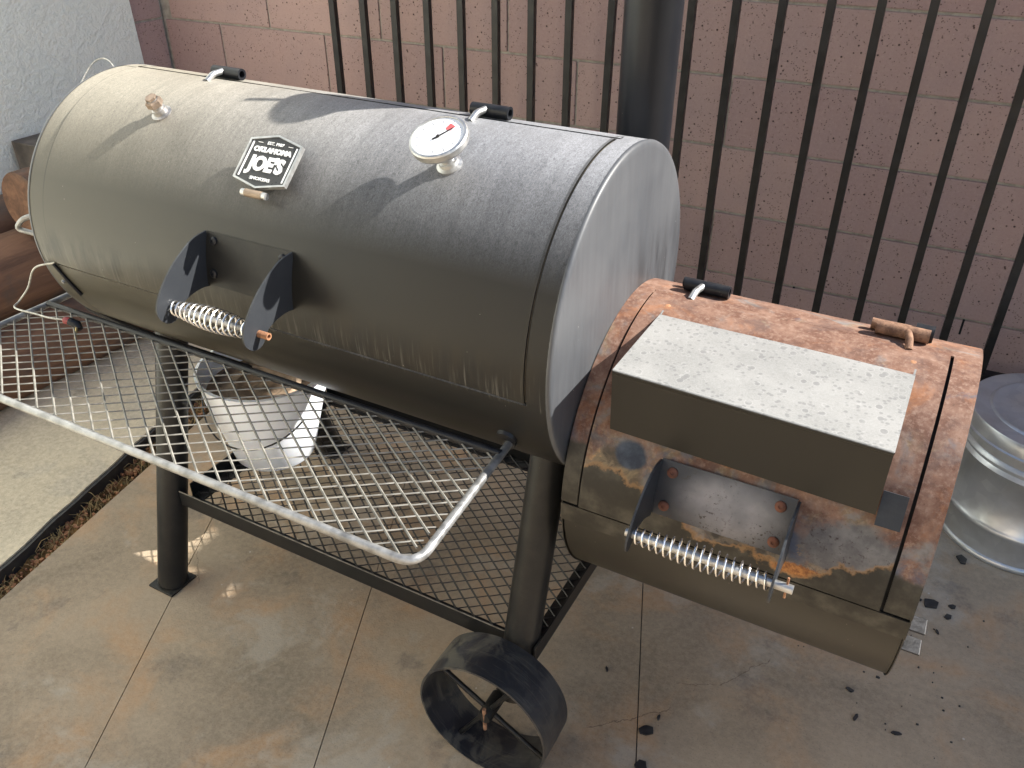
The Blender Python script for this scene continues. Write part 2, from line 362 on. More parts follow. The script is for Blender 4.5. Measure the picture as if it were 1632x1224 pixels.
MAT = dict(
    barrel=m_barrel(), cap=m_cap(), paint=m_paint(), dark=m_paint('dark_enamel', (.012, .013, .016), (.16, .16, .16), .12, .33),
    leg=m_paint('leg_paint', (.010, .0105, .0115), (.17, .155, .12), .2, .34),
    flange=m_paint('flange_paint', (.030, .033, .038), (.22, .23, .24), .25, .40),
    plate=m_plate(),
    frame=m_rusty_fire('rusted_firebox_frame', False), fdoor=m_rusty_fire('burnt_firebox_door', True), hood=m_hood(),
    olive=m_paint('olive_dark_paint', (.028, .025, .020), (.20, .18, .13), .25, .42),  # dark olive paint of the firebox base
    chrome=m_chrome(), rust=m_rust(), rust2=m_rust('brown_rust', (.12, .06, .035), (.27, .15, .09)), dull=simple('dull_steel', (.36, .35, .34), .42, .8, .3, 60, .2), silver=simple('bright_steel', (.50, .50, .49), .4, .85, .15, 60, .1),
    rail=simple('worn_steel_tube', (.26, .26, .255), .36, .5, .35, 50, .2),
    wire=simple('expanded_steel', (.21, .20, .175), .5, .0, .3, 60, .1, .25),
    wire2=simple('black_expanded_steel', (.022, .019, .017), .5, .1, .4, 60, .1),
    wheel=m_tyre(), galv=m_galv(), bucket=m_bucket(), sludge=simple('ash_and_grease', (.26, .19, .13), .6, 0, .6, 40, .6),
    gap=simple('black_gap', (.008, .008, .008), .9, 0, 0, 20, 0),
    block=m_block(), mortar=simple('grey_mortar', (.37, .34, .29), .95, 0, .2, 60, .6),
    stucco=m_stucco('pale_stucco', (.80, .85, .79), (.85, .88, .81)), bounce=m_stucco('cream_stucco', (.64, .56, .46), (.70, .62, .52)),
    iron=simple('black_iron', (.012, .011, .011), .42, .2, .4, 40, .15),
    soil=m_soil(), log=m_log(), dial=m_dial(), 
    white=simple('white_enamel', (.82, .82, .80), .4, 0, .05, 80, 0), red=simple('red_enamel', (.50, .10, .10), .4, 0, .1, 80, 0),
    badge=simple('badge_black', (.03, .03, .03), .35, .1, .3, 80, .1), flake=simple('black_flake', (.022, .022, .024), .5, 0, .4, 90, .3),
    blue=simple('blue_plastic', (.25, .42, .55), .5), grass=simple('dry_grass', (.36, .27, .13), .9, 0, .4, 40, 0),
    tag=simple('probe_red', (.32, .06, .06), .35), cable=simple('braided_cable', (.42, .41, .37), .4, .5, .3, 200, .3),
    brass=simple('brass', (.45, .33, .14), .35, .8),
    patio=m_concrete('stained_patio_concrete', (.205, .168, .122), (.33, .265, .19), (.41, .255, .14), .35, True,
                     cracks=((1.075, -.02, .96, -.13, .0009), (1.20, .17, 1.13, .06, .0006), (1.13, .06, 1.06, .03, .0006), (.03, -.10, .14, -.20, .0006))),
    slab=m_concrete('grey_slab_concrete', (.42, .365, .27), (.50, .44, .33), (.38, .33, .25), .5, True),
)

# ------------------------------------------------------------------ object helpers
def setp(o, label=None, cat=None, group=None, kind=None):
    if label: o['label'] = label
    if cat: o['category'] = cat
    if group: o['group'] = group
    if kind: o['kind'] = kind
    return o
def thing(name, loc, label=None, cat=None, group=None, kind=None, rz=0):
    o = bpy.data.objects.new(name, None); COL.objects.link(o); o.location = loc; o.rotation_euler = (0, 0, rz)
    o.empty_display_size = .05
    return setp(o, label, cat, group, kind)
def wloc(o):
    v = Vector(o.location)
    p = o.parent
    while p is not None:
        v = v + Vector(p.location); p = p.parent
    return v
def obj(name, data, mat, parent=None, smooth=True, local=False, angle=.6, uv=None):
    """data = (verts, faces) in world metres (or in parent space if local)"""
    me = bpy.data.meshes.new(name)
    me.from_pydata([tuple(v) for v in data[0]], [], data[1]); me.update()
    bm = bmesh.new(); bm.from_mesh(me); bmesh.ops.recalc_face_normals(bm, faces=bm.faces); bm.to_mesh(me); bm.free()
    if uv:
        L = me.uv_layers.new(name='UVMap')
        for lp in me.loops: L.data[lp.index].uv = uv(me.vertices[lp.vertex_index].co)
    mats = mat if isinstance(mat, (list, tuple)) else [mat]
    for m in mats: me.materials.append(m)
    if smooth: me.shade_smooth()
    if smooth: me.set_sharp_from_angle(angle=angle)
    o = bpy.data.objects.new(name, me); COL.objects.link(o)
    if parent is not None:
        o.parent = parent
        if not local: o.location = -wloc(parent)
    return o
def merge(*ds):
    V, F = [], []
    for v, f_ in ds:
        n = len(V); V += list(v); F += [tuple(i + n for i in q) for q in f_]
    return V, F
def box(x0, x1, y0, y1, z0, z1, bev=0):
    if bev <= 0:
        v = [(x, y, z) for x in (x0, x1) for y in (y0, y1) for z in (z0, z1)]
        return v, [(0, 1, 3, 2), (4, 6, 7, 5), (0, 4, 5, 1), (2, 3, 7, 6), (0, 2, 6, 4), (1, 5, 7, 3)]
    bm = bmesh.new(); bmesh.ops.create_cube(bm, size=1)
    for v in bm.verts: v.co = Vector(((x0 + x1) / 2 + v.co.x * (x1 - x0), (y0 + y1) / 2 + v.co.y * (y1 - y0), (z0 + z1) / 2 + v.co.z * (z1 - z0)))
    bmesh.ops.bevel(bm, geom=list(bm.edges), offset=bev, segments=2, affect='EDGES', profile=.6)
    bm.verts.index_update(); d = [tuple(v.co) for v in bm.verts], [tuple(v.index for v in q.verts) for q in bm.faces]; bm.free()
    return d
def frame(d):
    d = Vector(d).normalized(); a = Vector((0, 0, 1)) if abs(d.z) < .9 else Vector((1, 0, 0))
    x = a.cross(d).normalized(); return x, d.cross(x), d
def tube(pts, rad, n=10, closed=False, cap=True, flat=1.0):
    pts = [Vector(p) for p in pts]; N = len(pts)
    rr = rad if isinstance(rad, (list, tuple)) else [rad] * N
    V, F = [], []; X = None
    for i, p in enumerate(pts):
        if closed: d = pts[(i + 1) % N] - pts[i - 1]
        else: d = pts[min(i + 1, N - 1)] - pts[max(i - 1, 0)]
        d.normalize()
        if X is None: X, Y, _ = frame(d)
        else:
            X = (X - d * X.dot(d)).normalized(); Y = d.cross(X)
        for k in range(n):
            a = 2 * PI * k / n; V.append(p + (X * math.cos(a) + Y * math.sin(a) * flat) * rr[i])
    m = N if closed else N - 1
    for i in range(m):
        j = (i + 1) % N
        for k in range(n): F.append((i * n + k, i * n + (k + 1) % n, j * n + (k + 1) % n, j * n + k))
    if cap and not closed: F += [tuple(range(n))[::-1], tuple((N - 1) * n + k for k in range(n))]
    return V, F
def rounded(pts, r_, seg=6):
    pts = [Vector(p) for p in pts]; out = [pts[0]]
    for i in range(1, len(pts) - 1):
        a, b, c = pts[i - 1], pts[i], pts[i + 1]
        p, q = b + (a - b).normalized() * r_, b + (c - b).normalized() * r_
        for k in range(seg + 1):
            t = k / seg; out.append(p * (1 - t) ** 2 + b * 2 * t * (1 - t) + q * t * t)
    return out + [pts[-1]]
def smoothpath(pts, seg=8):
    P = [Vector(p) for p in pts]; P = [P[0] * 2 - P[1]] + P + [P[-1] * 2 - P[-2]]; out = []
    for i in range(1, len(P) - 2):
        for k in range(seg):
            t = k / seg; a, b, c, d = P[i - 1:i + 3]
            out.append(.5 * ((2 * b) + (c - a) * t + (2 * a - 5 * b + 4 * c - d) * t * t + (3 * b - a - 3 * c + d) * t ** 3))
    return out + [P[-2]]
def lathe(prof, origin, axis, n=48, closed_prof=False):
    """prof: list of (radius, height along axis)"""
    X, Y, D = frame(axis); O = Vector(origin); V, F = [], []
    idx = []
    for (rr, h) in prof:
        if rr < 1e-6: idx.append([len(V)]); V.append(O + D * h)
        else:
            idx.append(list(range(len(V), len(V) + n)))
            for k in range(n):
                a = 2 * PI * k / n; V.append(O + D * h + (X * math.cos(a) + Y * math.sin(a)) * rr)
    m = len(prof)
    for i in range(m if closed_prof else m - 1):
        A, B = idx[i], idx[(i + 1) % m]
        for k in range(n):
            k2 = (k + 1) % n
            if len(A) == 1 and len(B) == 1: continue
            if len(A) == 1: F.append((A[0], B[k2], B[k]))
            elif len(B) == 1: F.append((A[k], A[k2], B[0]))
            else: F.append((A[k], A[k2], B[k2], B[k]))
    return V, F
def shell(x0, x1, t0, t1, R, yc, zc, th=.0025, nx=24, dt=2.0, wob=0):
    """curved sheet round the X axis; angles in degrees from the front (-Y) upwards; outer radius R"""
    n = max(2, int(abs(t1 - t0) / dt)); V, F = [], []
    for s in (0, 1):
        for i in range(nx + 1):
            x = x0 + (x1 - x0) * i / nx
            for k in range(n + 1):
                a = math.radians(t0 + (t1 - t0) * k / n); q = R - s * th
                if wob: q += wob * (noise.noise(Vector((x * 4, a * 2, 3))))
                V.append((x, yc - q * math.cos(a), zc + q * math.sin(a)))
    W = n + 1; H = (nx + 1) * W
    for i in range(nx):
        for k in range(n):
            a, b, c, d = i * W + k, (i + 1) * W + k, (i + 1) * W + k + 1, i * W + k + 1
            F.append((a, b, c, d)); F.append((H + a, H + d, H + c, H + b))
    for i in range(nx):
        F.append((i * W, H + i * W, H + (i + 1) * W, (i + 1) * W)); F.append((i * W + n, (i + 1) * W + n, H + (i + 1) * W + n, H + i * W + n))
    for k in range(n):
        F.append((k, k + 1, H + k + 1, H + k)); q = nx * W; F.append((q + k, H + q + k, H + q + k + 1, q + k + 1))
    return V, F
def prism(poly, d, off=(0, 0, 0)):
    """poly: list of 3D points, extruded by vector d"""
    n = len(poly); d = Vector(d); o = Vector(off)
    V = [Vector(p) + o for p in poly] + [Vector(p) + d + o for p in poly]
    return V, [tuple(range(n))[::-1], tuple(range(n, 2 * n))] + [(i, (i + 1) % n, n + (i + 1) % n, n + i) for i in range(n)]
def rod(a, b, r_, n=12): return tube([a, b], r_, n)
def cyluv(yc, zc): return lambda v: (v.x, math.atan2(v.z - zc, -(v.y - yc)) * .22)

# ================================================================== SETTING
# patio: concrete panels between saw-cut joints, on a base sheet
def clip(poly, p, q, keep):
    """keep the part of a 2D polygon on the left (keep=1) or right (-1) of the line p->q"""
    out = []; n = len(poly)
    sd = lambda a: keep * ((q[0] - p[0]) * (a[1] - p[1]) - (q[1] - p[1]) * (a[0] - p[0]))
    for i in range(n):
        a, b = poly[i], poly[(i + 1) % n]; sa, sb = sd(a), sd(b)
        if sa >= 0: out.append(a)
        if sa * sb < 0:
            t = sa / (sa - sb); out.append((a[0] + (b[0] - a[0]) * t, a[1] + (b[1] - a[1]) * t))
    return out
def shift(p, q, d):
    L = math.hypot(q[0] - p[0], q[1] - p[1]); nx_, ny_ = -(q[1] - p[1]) / L * d, (q[0] - p[0]) / L * d
    return (p[0] + nx_, p[1] + ny_), (q[0] + nx_, q[1] + ny_)
setp(obj('ground', ([(-30, -30, -.06), (30, -30, -.06), (30, 30, -.06), (-30, 30, -.06)], [(0, 1, 2, 3)]), MAT['soil'], smooth=False), kind='structure')
patio = thing('patio', (.6, -.2, 0), kind='structure')
# ground points read off the photograph
S0, S1 = (-.172, -.408), (-.252, .015)         # left edge of the patio beside the soil strip
JA = ((.119, -.248), (.283, -.581)); JB = ((.476, -.100), (.606, -.405)); JC = ((.924, .231), (1.061, -.157))
BK = ((1.40, .755), (1.60, .70))               # back edge of the patio
big = [(-4, -3.4), (6, -3.4), (6, 3), (-4, 3)]
big = clip(big, S0, S1, -1); big = clip(big, (0, .80), (1.6, .735), -1)
cuts = [JA, JB, JC, ((2.42, .2), (2.55, -.18))]
cuts = [(a, b) for a, b in cuts]
pieces = []; rest = big
for a, b in cuts:      # lines run front-to-back
    al, bl = shift(a, b, .0009), shift(a, b, -.0009)
    L_ = clip(rest, bl[0], bl[1], -1); rest = clip(rest, al[0], al[1], 1)
    if len(L_) > 2: pieces.append(L_)
pieces.append(rest)
def area(p): return abs(sum(p[i][0] * p[(i + 1) % len(p)][1] - p[(i + 1) % len(p)][0] * p[i][1] for i in range(len(p)))) / 2
tcut = ((-.25, -1.25), (3.0, -1.65))
for pc in pieces:
    for k in (1, -1):
        l = shift(*tcut, .002 * k); q = clip(pc, l[0], l[1], k)
        if len(q) > 2 and area(q) > .01:
            obj('concrete_panel', prism([(x, y, -.05) for x, y in q], (0, 0, .05)), MAT['patio'], patio, smooth=False)
setp(obj('joint_bed', ([(-.05, -3.3, -.0045), (5.5, -3.3, -.0045), (5.5, .70, -.0045), (-.30, .70, -.0045), (-.12, -.55, -.0045)], [(0, 1, 2, 3, 4)]), MAT['flake'], patio, smooth=False))

# raised grey slab on the left, its edge and the soil strip
e0, e1 = (-.235, -.36), (-.340, .09)
dd = ((e1[0] - e0[0]), (e1[1] - e0[1]))
E = lambda t: (e0[0] + dd[0] * t, e0[1] + dd[1] * t)
edge = [E(-5)] + [(E(t)[0] + .004 * noise.noise(Vector((t * 5, 0, 0))) + .003 * noise.noise(Vector((t * 40, 0, 0))), E(t)[1]) for t in [i / 16 - .5 for i in range(60)]] + [E(5.5)]
poly = [(x, y, -.05) for x, y in edge] + [(-6, 3, -.05), (-6, -3, -.05)]
setp(obj('side_slab', prism(poly, (0, 0, .070)), MAT['slab'], smooth=False), kind='structure')
ft = [(x + .0005, y) for x, y in edge[1:-1]]
setp(obj('slab_side_shade', prism([(x, y, -.04) for x, y in ft] + [(x + .009, y, -.04) for x, y in ft[::-1]], (0, 0, .056)), MAT['flake'], smooth=False), kind='structure')  # black strip painting the shade on the slab's side face
V, F = [], []
N, Mw = 160, 14
for i in range(N + 1):
    a = E(-1.2 + 4.5 * i / N); 
    for k in range(Mw + 1):
        x = a[0] + .006 + (.075) * k / Mw; y = a[1]
        z = -.016 + .014 * noise.noise(Vector((x * 30, y * 30, 0))) + .008 * noise.noise(Vector((x * 90, y * 90, 5)))
        V.append((x - .02, y, z))
for i in range(N):
    for k in range(Mw):
        q = i * (Mw + 1) + k; F.append((q, q + 1, q + Mw + 2, q + Mw + 1))
setp(obj('soil_strip', (V, F), MAT['soil']), kind='structure')
# dry weeds and crumbs in the strip: nobody could count them
ds = []
for i in range(900):
    t = random.uniform(-.6, 1.6); a = E(t); x = a[0] + random.uniform(.004, .055); y = a[1]; z = -.018
    if random.random() > .35 + .65 * (noise.noise(Vector((t * 7, 1, 1))) > -.05): continue
    h = random.uniform(.006, .022) * (2 if random.random() < .06 else 1); an = random.uniform(0, 2 * PI); l = random.uniform(.3, 1.6)
    p = Vector((x, y, z)); q = p + Vector((math.cos(an) * h * l, math.sin(an) * h * l, h)); m_ = (p + q) / 2 + Vector((0, 0, h * .3))
    ds.append(tube([p, m_, q], [.0009, .0007, .0003], 3))
setp(obj('dry_weeds', merge(*ds), MAT['grass']), 'dry brown weeds growing in the soil strip beside the raised slab', 'weeds', kind='stuff')
ds = []
for i in range(500):
    t = random.uniform(-.6, 1.6); a = E(t); x = a[0] + random.uniform(.0, .055); s = random.uniform(.001, .004)
    ds.append(box(x - s, x + s, a[1] - s, a[1] + s * .8, -.016, -.014 + s * 1.5))
setp(obj('soil_crumbs', merge(*ds), MAT['rust'], smooth=False), 'small soil crumbs and pebbles lying in the strip beside the raised slab', 'pebbles', kind='stuff')
# footing behind the patio
setp(obj('wall_footing', box(-1.3, 6, .86, 1.4, -.05, .012, .004), MAT['slab'], smooth=False), kind='structure')

# ------------------------------------------------------------------ block wall
WA = .0377
wall = thing('block_wall', (0, 1.125, 0), 'pink concrete block wall with grey mortar joints behind the black iron fence', 'wall', rz=WA)
CH = .1705; Z0 = ZA + .068 - CH * 5            # course line seen at .068 above the axis
NC = 13; NL = 11; STEP = 2.36  # unseen wall top: raised for shade, notched to let sun reach the ground
def block_mesh(lx, ly, lz, seed):
    d = box(0, lx, 0, ly, 0, lz, .0022)
    me = bpy.data.meshes.new('block'); me.from_pydata(d[0], [], d[1]); me.materials.append(MAT['block']); me.update()
    return me
FB, HB = block_mesh(.400, .14, CH - .0065, 0), block_mesh(.197, .14, CH - .0065, 1)
SB = block_mesh(.17, .14, CH - .0065, 1)
for c in range(-1, NC):
    z = Z0 + CH * c
    off = -.896 if (c % 2 == 0) else -.896 - .203
    # the course just below the seen line (c=4) has joints at -.896+.406k
    s = off - .406
    while s < 5.2:
        a = max(s, -1.128); b = s + .406
        if c >= NL and STEP - .42 < s < STEP - .01: s += .406; continue
        if b - a > .03:
            if b - a > .39: me = FB
            else: me = block_mesh(b - a - .006, .14, CH - .0065, 2)
            o = bpy.data.objects.new('block', me); COL.objects.link(o); o.parent = wall
            o.location = (a + .003, random.uniform(-.0012, .0012), z + .003)
        s += .406
mort = obj('mortar', box(-1.4, 5.3, .0055, .13, -.04, Z0 + CH * NL, 0), MAT['mortar'], wall, smooth=False, local=True)
obj('mortar', box(-1.13, STEP - .50, .0042, .13, Z0 + CH * NL, Z0 + CH * NC, 0), MAT['mortar'], wall, smooth=False, local=True)
obj('mortar', box(STEP + .08, 5.3, .0042, .13, Z0 + CH * NL, Z0 + CH * NC, 0), MAT['mortar'], wall, smooth=False, local=True)
for k in range(16):
    xa = -1.13 + .41 * k; lo = 1.80 < xa < 2.3
    zb_ = Z0 + CH * (NL if lo else NC) + .004
    obj('cap_block', box(xa, xa + .402, -.02, .16, zb_, zb_ + (.05 if lo else .04), .003), MAT['block'], wall, smooth=False, local=True)
rw = thing('return_wall', (-1.13, 1.09, 0), 'short shaded block return wall between the pink wall and the pale stucco', 'wall')
for c in range(-1, NL):
    z = Z0 + CH * c
    d = box(-1.29, -1.133, .90, 1.078, z + .003, z + CH - .0035, .0022); obj('block', d, MAT['block'], rw, smooth=False)
obj('mortar', box(-1.28, -1.137, .88, 1.084, -.04, Z0 + CH * NL), MAT['mortar'], rw, smooth=False)
st = obj('stucco_wall', prism([(-1.30, .975, -.03), (-1.30, -3.4, -.03), (-1.30, -3.4, 2.6), (-1.30, .905, 2.6)], (.185, 0, 0)), MAT['stucco'], smooth=False)
setp(st, 'pale rough stucco wall in the upper left corner of the patio', 'wall')

for s_ in (.965, 1.375):
    obj('weep_slot', box(s_ - .0025, s_ + .0025, -.0006, .004, ZA - .485, ZA - .445), MAT['gap'], wall, smooth=False, local=True)
# ------------------------------------------------------------------ iron fence
FA = .0519
fence = thing('iron_fence', (0, 1.03, 0), 'black iron picket fence standing in front of the pink block wall', 'fence', rz=FA)
sp, s0 = .1005, -.3666
pm = None
for k in range(-3, 27):
    s = s0 + sp * k
    if k < 0: continue
    if pm is None:
        d = box(-.0090, .0090, -.0085, .0085, .175, 1.50, .001)
        o = obj('picket', d, MAT['iron'], fence, smooth=False, local=True); pm = o.data; o.location = (s, 0, 0)
    else:
        o = bpy.data.objects.new('picket', pm); COL.objects.link(o); o.parent = fence; o.location = (s, 0, 0)
    if k == 8: o.rotation_euler = (0, math.radians(.55), 0)
obj('rail', box(s0 - .05, s0 + sp * 27, -.014, .014, .155, .186, .002), MAT['iron'], fence, smooth=False, local=True)
obj('rail', box(s0 - .05, s0 + sp * 27, -.014, .014, 1.48, 1.51, .002), MAT['iron'], fence, smooth=False, local=True)
obj('post', box(s0 + sp * 27, s0 + sp * 27 + .04, -.02, .02, -.02, 1.53, .002), MAT['iron'], fence, smooth=False, local=True)

# unseen stucco wall, added and trimmed to bounce warm light onto the smoker's front
hw = thing('bounce_wall', (.3, -2.5, 0), 'unseen cream stucco wall with a window, added for warm bounced light', 'wall')
obj('wall', box(-1.1, 1.7, -2.7, -2.5, -.03, 2.7), MAT['bounce'], hw, smooth=False)
wf = obj('window', merge(box(.2, .26, -2.5, -2.47, .95, 2.1), box(1.3, 1.36, -2.5, -2.47, .95, 2.1), box(.26, 1.3, -2.5, -2.47, .95, 1.01), box(.26, 1.3, -2.5, -2.47, 2.04, 2.1)), MAT['white'], hw, smooth=False)

# ================================================================== SMOKER
R = .225
sm = thing('offset_smoker', (.5, -.05, 0), 'weathered black offset smoker with rusted firebox, wire shelves and wheels', 'smoker')
bu = cyluv(0, ZA)
L = .918
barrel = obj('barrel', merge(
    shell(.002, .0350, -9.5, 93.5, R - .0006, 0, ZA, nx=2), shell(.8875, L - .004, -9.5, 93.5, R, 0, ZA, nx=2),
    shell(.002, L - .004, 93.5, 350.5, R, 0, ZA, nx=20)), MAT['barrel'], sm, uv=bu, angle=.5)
obj('barrel_lining', shell(.01, L - .01, -20, 110, R - .0035, 0, ZA, .002, nx=2), MAT['gap'], barrel)
barrel.location = -Vector(sm.location)
# caps
def capprof(s):
    return [(R, 0), (R + .0006, .002), (R - .0005, .0048), (R - .0035, .0062), (R - .010, .0068), (R * .6, .0085), (0, .010)]
obj('end_cap', lathe(capprof(1), (L - .0045, 0, ZA), (1, 0, 0), 128), MAT['cap'], barrel, angle=1.2)
obj('end_cap', lathe(capprof(1), (.0025, 0, ZA), (-1, 0, 0), 128), MAT['cap'], barrel, angle=1.2)
# lid
T0, T1 = -8.3, 92.3
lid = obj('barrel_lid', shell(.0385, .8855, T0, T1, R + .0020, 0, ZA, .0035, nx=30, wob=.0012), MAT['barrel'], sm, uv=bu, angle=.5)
def cp(x, th, q=R, yc=0, zc=ZA):
    a = math.radians(th); return Vector((x, yc - q * math.cos(a), zc + q * math.sin(a)))
def cn(th): a = math.radians(th); return Vector((0, -math.cos(a), math.sin(a)))
def ct(th): a = math.radians(th); return Vector((0, math.sin(a), math.cos(a)))   # upward tangent
# gasket line that peeps out on the lid's right and lower edge
obj('gasket', shell(.8855, .8862, T0, T1, R - .0012, 0, ZA, .001, nx=1), simple('aged_gasket', (.12, .10, .07), .9), lid)
# seam strip behind the lid hinge
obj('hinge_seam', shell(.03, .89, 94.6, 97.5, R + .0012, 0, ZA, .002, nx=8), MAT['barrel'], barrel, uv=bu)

# hinges
def hinge(x, th, rr, yc, zc, parent, mats, ln=.058, flip=1):
    C0 = cp(x, th, rr + .010, yc, zc)
    h = obj('hinge', lathe([(.0055, -ln / 2), (.0088, -ln / 2), (.0088, ln / 2), (.0055, ln / 2), (.0055, -ln / 2)], C0, (1, 0, 0), 20), mats[0], parent, angle=.5)
    C1 = cp(x - .012, th + 4.3, rr + .008, yc, zc)
    h2 = obj('hinge_barrel', lathe([(.0, -ln * .42), (.0072, -ln * .42), (.0072, ln * .42), (.0, ln * .42)], C1, (1, 0, 0), 16), mats[0], h, angle=.5)
    h2.location = (0, 0, 0)
    a = cp(x - .006 * flip, th - 1, rr + .012, yc, zc); b = cp(x - .010 * flip, th - 5.5, rr + .009, yc, zc); c_ = cp(x - .012 * flip, th - 8.5, rr + .001, yc, zc)
    p = obj('hinge_pin', tube(rounded([cp(x - .004 * flip, th + 1, rr + .014, yc, zc), a, b, c_], .004), .0048, 12), mats[1], h); p.location = (0, 0, 0)
    return h
hinge(.225, 96.5, R, 0, ZA, lid, (MAT['dark'], MAT['silver']))
hinge(.700, 96.5, R, 0, ZA, lid, (MAT['dark'], MAT['silver']))

# plug with rusty cap
pl = obj('vent_plug', lathe([(.0155, -.002), (.0155, .004), (.011, .0055), (.0105, .012), (.0085, .0125), (.0085, .03)], cp(.218, 61.5), cn(61.5), 24), MAT['dull'], lid, angle=.5)
pq = obj('plug_cap', lathe([(.010, .018), (.0125, .0185), (.0125, .0265), (.0105, .028), (.0085, .0283), (.0085, .033), (0, .0335)], cp(.218, 61.5), cn(61.5), 6), simple('brown_iron', (.20, .15, .11), .7, .1, .4, 60, .3), pl, smooth=False); pq.location = (0, 0, 0)

# thermometer
TX, TT = .7175, 61.5; base = cp(TX, TT); nn = (cn(TT) + Vector((-.02, 0, .02))).normalized()
th_ = obj('thermometer', lathe([(.0165, -.002), (.0165, .004), (.0125, .006), (.0115, .010), (.0085, .011), (.0085, .028), (.014, .033), (.031, .036), (.0355, .038), (.0370, .041), (.0370, .0475), (.0358, .0495), (.0332, .0500), (.0328, .0485)], base, nn, 64), MAT['silver'], lid, angle=.45)
fx, fy, fd = frame(nn)
face = obj('dial', lathe([(.033, 0), (0, 0)], (0, 0, 0), (0, 0, 1), 64), MAT['dial'], th_, local=True)
rot = Matrix((fx, fy, fd)).transposed().to_4x4()
face.matrix_local = Matrix.Translation(base + nn * .0482) @ rot
ne = obj('needle', prism([(-.0012, -.008, 0), (.0012, -.008, 0), (.0005, .021, 0), (-.0005, .021, 0)], (0, 0, .0006)), MAT['iron'], th_, local=True)
ne.matrix_local = Matrix.Translation(base + nn * .0488) @ rot @ Matrix.Rotation(math.radians(-35), 4, 'Z')
hub = obj('needle_hub', lathe([(.0025, 0), (.002, .0015), (0, .002)], base + nn * .0488, nn, 12), MAT['iron'], th_, local=True)
rzone = []
for a0 in range(36, 60, 6):
    a, b = math.radians(a0 + 20), math.radians(a0 + 26)
    rzone.append(prism([(.014 * math.cos(a), .014 * math.sin(a), 0), (.024 * math.cos(a), .024 * math.sin(a), 0), (.024 * math.cos(b), .024 * math.sin(b), 0), (.014 * math.cos(b), .014 * math.sin(b), 0)], (0, 0, .0002)))
z_ = obj('red_zone', merge(*rzone), MAT['red'], th_, local=True, smooth=False); z_.matrix_local = Matrix.Translation(base + nn * .0484) @ rot

# ---- badge
def text_mesh(body, size, name, ext=.0005, bold=.0, sx=1.0, sh=0):
    cu = bpy.data.curves.new(name, 'FONT'); cu.body = body; cu.size = size; cu.extrude = ext; cu.offset = bold; cu.shear = sh
    cu.align_x = 'CENTER'; cu.align_y = 'CENTER'; cu.resolution_u = 3
    t = bpy.data.objects.new(name, cu); COL.objects.link(t); bpy.context.view_layer.update()
    me = bpy.data.meshes.new_from_object(t.evaluated_get(bpy.context.evaluated_depsgraph_get()))
    bpy.data.objects.remove(t)
    for v in me.vertices: v.co.x *= sx
    return me
BT = 48.0; BX = .468
B0 = cp(BX, BT, R + .017); bn = cn(BT); bt = ct(BT); bx = Vector((1, 0, 0))
brot = Matrix((bx, bt, bn)).transposed().to_4x4()
hexp = [(-.043, .029), (0, .039), (.043, .029), (.043, -.029), (0, -.039), (-.043, -.029)]
bd = Matrix.Translation(B0) @ brot
def loc_obj(name, data, mat, parent, smooth=False):
    o = obj(name, data, mat, parent, smooth=smooth, local=True); o.matrix_local = Matrix.Translation(-wloc(parent)) @ bd if parent is lid else Matrix.Identity(4); return o
badge = obj('badge', prism([(x, y, -.003) for x, y in hexp], (0, 0, .004)), MAT['badge'], lid, smooth=False, local=True)
badge.matrix_local = Matrix.Translation(-wloc(lid)) @ bd
def ring(poly, s1, s2, z0, z1):
    n = len(poly); A = [(x * s1, y * s1) for x, y in poly]; B = [(x * s2, y * s2) for x, y in poly]
    V = [(x, y, z0) for x, y in A] + [(x, y, z0) for x, y in B] + [(x, y, z1) for x, y in A] + [(x, y, z1) for x, y in B]; F = []
    for i in range(n):
        j = (i + 1) % n
        F += [(2 * n + i, 2 * n + j, 3 * n + j, 3 * n + i), (i, j, 2 * n + j, 2 * n + i), (n + i, 3 * n + i, 3 * n + j, n + j), (i, n + i, n + j, j)]
    return V, F
obj('badge_rim', ring(hexp, 1.035, .965, -.004, .0025), MAT['silver'], badge, smooth=False, local=True)
side = (box(-.0385, -.0362, -.026, .026, .001, .0018), box(.0362, .0385, -.026, .026, .001, .0018))
for q_ in side: obj('badge_stripe', q_, MAT['white'], badge, smooth=False, local=True)
for body, size, yy, bold, sx in (('EST. 1987', .0062, .0265, .00008, 1.1), ('OKLAHOMA', .0098, .0158, .0006, 1.15), ("JOE'S", .0285, -.0055, .0014, .90), ('SMOKERS', .0062, -.0265, .00012, 1.3)):
    me = text_mesh(body, size, 'badge_lettering', .0005, bold, sx); me.materials.append(MAT['white'])
    o = bpy.data.objects.new('badge_lettering', me); COL.objects.link(o); o.parent = badge; o.location = (0, yy, .0014)
for q_ in (box(-.030, -.022, .026, .0266, .001, .0016), box(.022, .030, .026, .0266, .001, .0016)): obj('badge_dash', q_, MAT['white'], badge, smooth=False, local=True)
obj('badge_standoff', merge(box(-.02, .02, -.024, .024, -.016, -.003)), MAT['dark'], badge, smooth=False, local=True)
obj('badge_bar', tube([(-.021, -.047, -.002), (-.0175, -.047, -.002), (.0175, -.047, -.002), (.021, -.047, -.002)], .0048, 14), MAT['silver'], badge, local=True)
obj('bar_sleeve', lathe([(.0052, -.0145), (.0054, -.0145), (.0054, .0145), (.0052, .0145)], (0, -.047, -.002), (1, 0, 0), 20), simple('worn_copper', (.32, .24, .17), .5, .3), badge, local=True)

